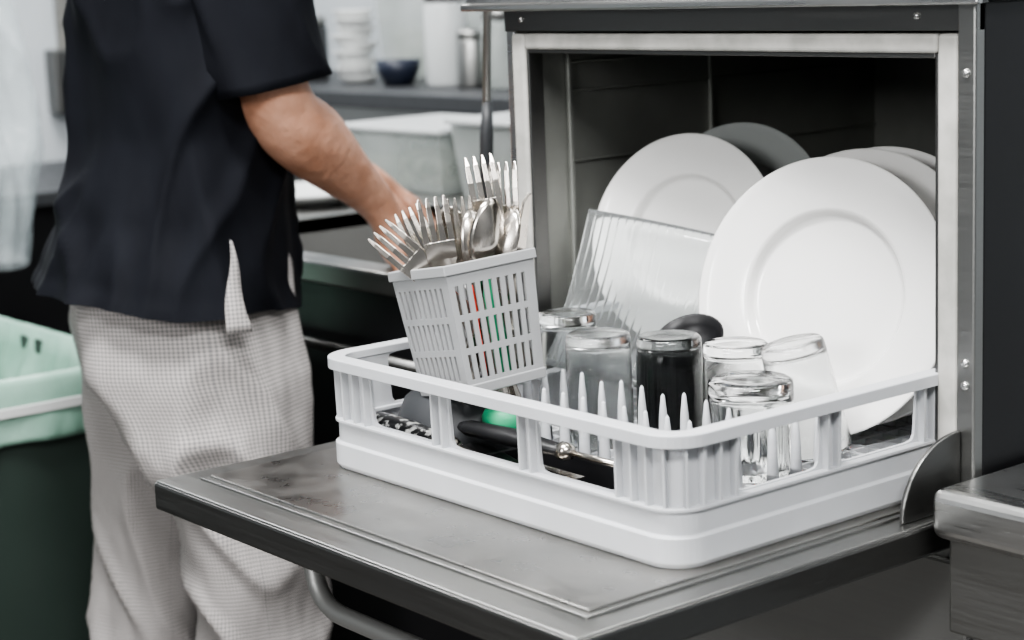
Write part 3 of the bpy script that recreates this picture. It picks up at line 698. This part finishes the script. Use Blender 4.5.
for L in RR:
    for v in L:
        k=max(0,1-(v.co.z-.870)/.16)
        lb=(v.co-C0).dot(F)
        v.co.z+=k*(-lb/.17)*.018+k*.004*math.sin(lb*30)
for sg,el in ((1,elb),(-1,el2)):
    sh=Wp(.115*sg,.03,1.395); mid=Wp(.160*sg,.045,1.365)
    end=mid.lerp(el,.86); pts=[sh,mid]+[mid.lerp(end,k/20) for k in range(1,21)]; rr=[.055,.068]+[.071+.004*k/20 for k in range(20)]
    d=(end-mid).normalized(); ri=[]
    for p,r_ in zip(pts,rr):
        ax=S; ay=d.cross(ax).normalized(); ax2=ay.cross(d).normalized(); ri.append((p,ax2,ay,r_*.86,r_))
    ri.append((end+d*.001,ax2,ay,rr[-1]*.8,rr[-1]*.93)); ri.append((end-d*.04,ax2,ay,rr[-1]*.7,rr[-1]*.8))
    loftp(bm,ri,n=80,disp=lambda p:.011*ridge(p,9,7,.6,2)-.005)
bmesh.ops.translate(bm,verts=bm.verts[:],vec=-C0)
me=bpy.data.meshes.new('shirt'); bm.to_mesh(me); bm.free(); me.materials.append(M['shirt']); o=bpy.data.objects.new('shirt',me); COL.objects.link(o); o.parent=pr; o['label']='black short-sleeved cotton shirt with side vents'
bm=bmesh.new(); uvl=bm.loops.layers.uv.verify(); rows=[]
for j in range(12):
    v=j/11; z=.962-.108*v; w=.001+.0145*v; rx=.198+.012*v
    rows.append([bm.verts.new(Wp(rx+.001*math.sin(v*9),.016+w*(k-1)+.002*math.sin(v*7),z)) for k in range(3)])
for A,B in zip(rows,rows[1:]):
    for k in range(2):
        f=bm.faces.new((A[k],A[k+1],B[k+1],B[k])); f.smooth=True
        for l in f.loops: l[uvl].uv=((l.vert.co-C0).dot(F),l.vert.co.z)
bmesh.ops.translate(bm,verts=bm.verts[:],vec=-C0)
o=finish(bm,'shirt_vent','check',pr,solid=.001); o['label']='checked fabric flap in the shirt side vent'
def blob(name,c,r,mt):
    bm=bmesh.new(); bmesh.ops.create_uvsphere(bm,u_segments=20,v_segments=14,radius=1)
    for v in bm.verts: v.co=S*v.co.x*r[0]+F*v.co.y*r[1]+UP*v.co.z*r[2]+c-C0
    return finish(bm,name,mt,pr,smooth=True)
for s_ in (-1,1):
    blob('eye',Wp(.031*s_,.133,1.612),(.012,.010,.010),'eye'); blob('ear',Wp(.078*s_,.045,1.60),(.010,.020,.030),'skin')
blob('nose',Wp(0,.147,1.585),(.012,.016,.022),'skin'); blob('mouth',Wp(0,.129,1.548),(.024,.008,.007),'red')
blob('hair',Wp(0,.023,1.655),(.086,.10,.078),'hair')
for sg in (1,-1):
    bm=bmesh.new(); L=[]
    for t_,w,h in ((-.10,.03,.05),(-.07,.045,.085),(0,.045,.09),(.07,.05,.06),(.13,.05,.048),(.165,.032,.035)):
        L.append([Wp(.103*sg,t_-.01+.04*sg,0)+S*w*math.cos(a)+UP*(h/2+h/2*math.sin(a)) for a in [2*math.pi*i/16 for i in range(16)]])
    skinloops(bm,L,True,True); bmesh.ops.translate(bm,verts=bm.verts[:],vec=-C0); finish(bm,'shoe','shoe',pr,smooth=True)
# ---------------------------------------------------------------- lights
def area(loc,size,energy,target,col=(1,1,1),sy=None):
    l=bpy.data.lights.new('ceiling_or_fill_light','AREA'); l.energy=energy; l.size=size; l.color=col
    if sy: l.shape='RECTANGLE'; l.size_y=sy
    o=bpy.data.objects.new('ceiling_or_fill_light',l); COL.objects.link(o); o.location=loc
    o.rotation_euler=(Vector(target)-Vector(loc)).to_track_quat('-Z','Y').to_euler(); return o
area((-.3,-.5,2.72),1.0,95,(-.4,-.3,0),sy=.35)
area((1.5,-.9,2.72),1.2,88,(.4,-.2,.4),sy=.5)
area((-2.4,.6,2.72),1.4,88,(-2.4,.6,0),sy=.8)
area((.4,-2.8,1.9),1.2,52,(-.2,.3,.8),sy=.7)  # added soft fill behind the camera, not a ceiling fixture
w=bpy.data.worlds.new('world'); SC.world=w; w.use_nodes=True; w.node_tree.nodes['Background'].inputs[0].default_value=(.8,.85,.9,1); w.node_tree.nodes['Background'].inputs[1].default_value=.5
# ---------------------------------------------------------------- camera
cam=bpy.data.cameras.new('camera'); co=bpy.data.objects.new('camera',cam); COL.objects.link(co); SC.camera=co
yw,pt,rl,f=-.8974,.1827,.0404,1882.8
fw=Vector((math.sin(yw)*math.cos(pt),math.cos(yw)*math.cos(pt),-math.sin(pt))); rt=Vector((math.cos(yw),-math.sin(yw),0)); dn=fw.cross(rt)
r2=rt*math.cos(rl)+dn*math.sin(rl); d2=-rt*math.sin(rl)+dn*math.cos(rl)
co.matrix_world=Matrix.Translation((1.0395,-.9858,Z+.4742))@Matrix((r2,-d2,-fw)).transposed().to_4x4()
cam.sensor_width=36; cam.lens=f/1024*36; cam.clip_start=.05
cam.dof.use_dof=True; cam.dof.focus_distance=1.74; cam.dof.aperture_fstop=5.4
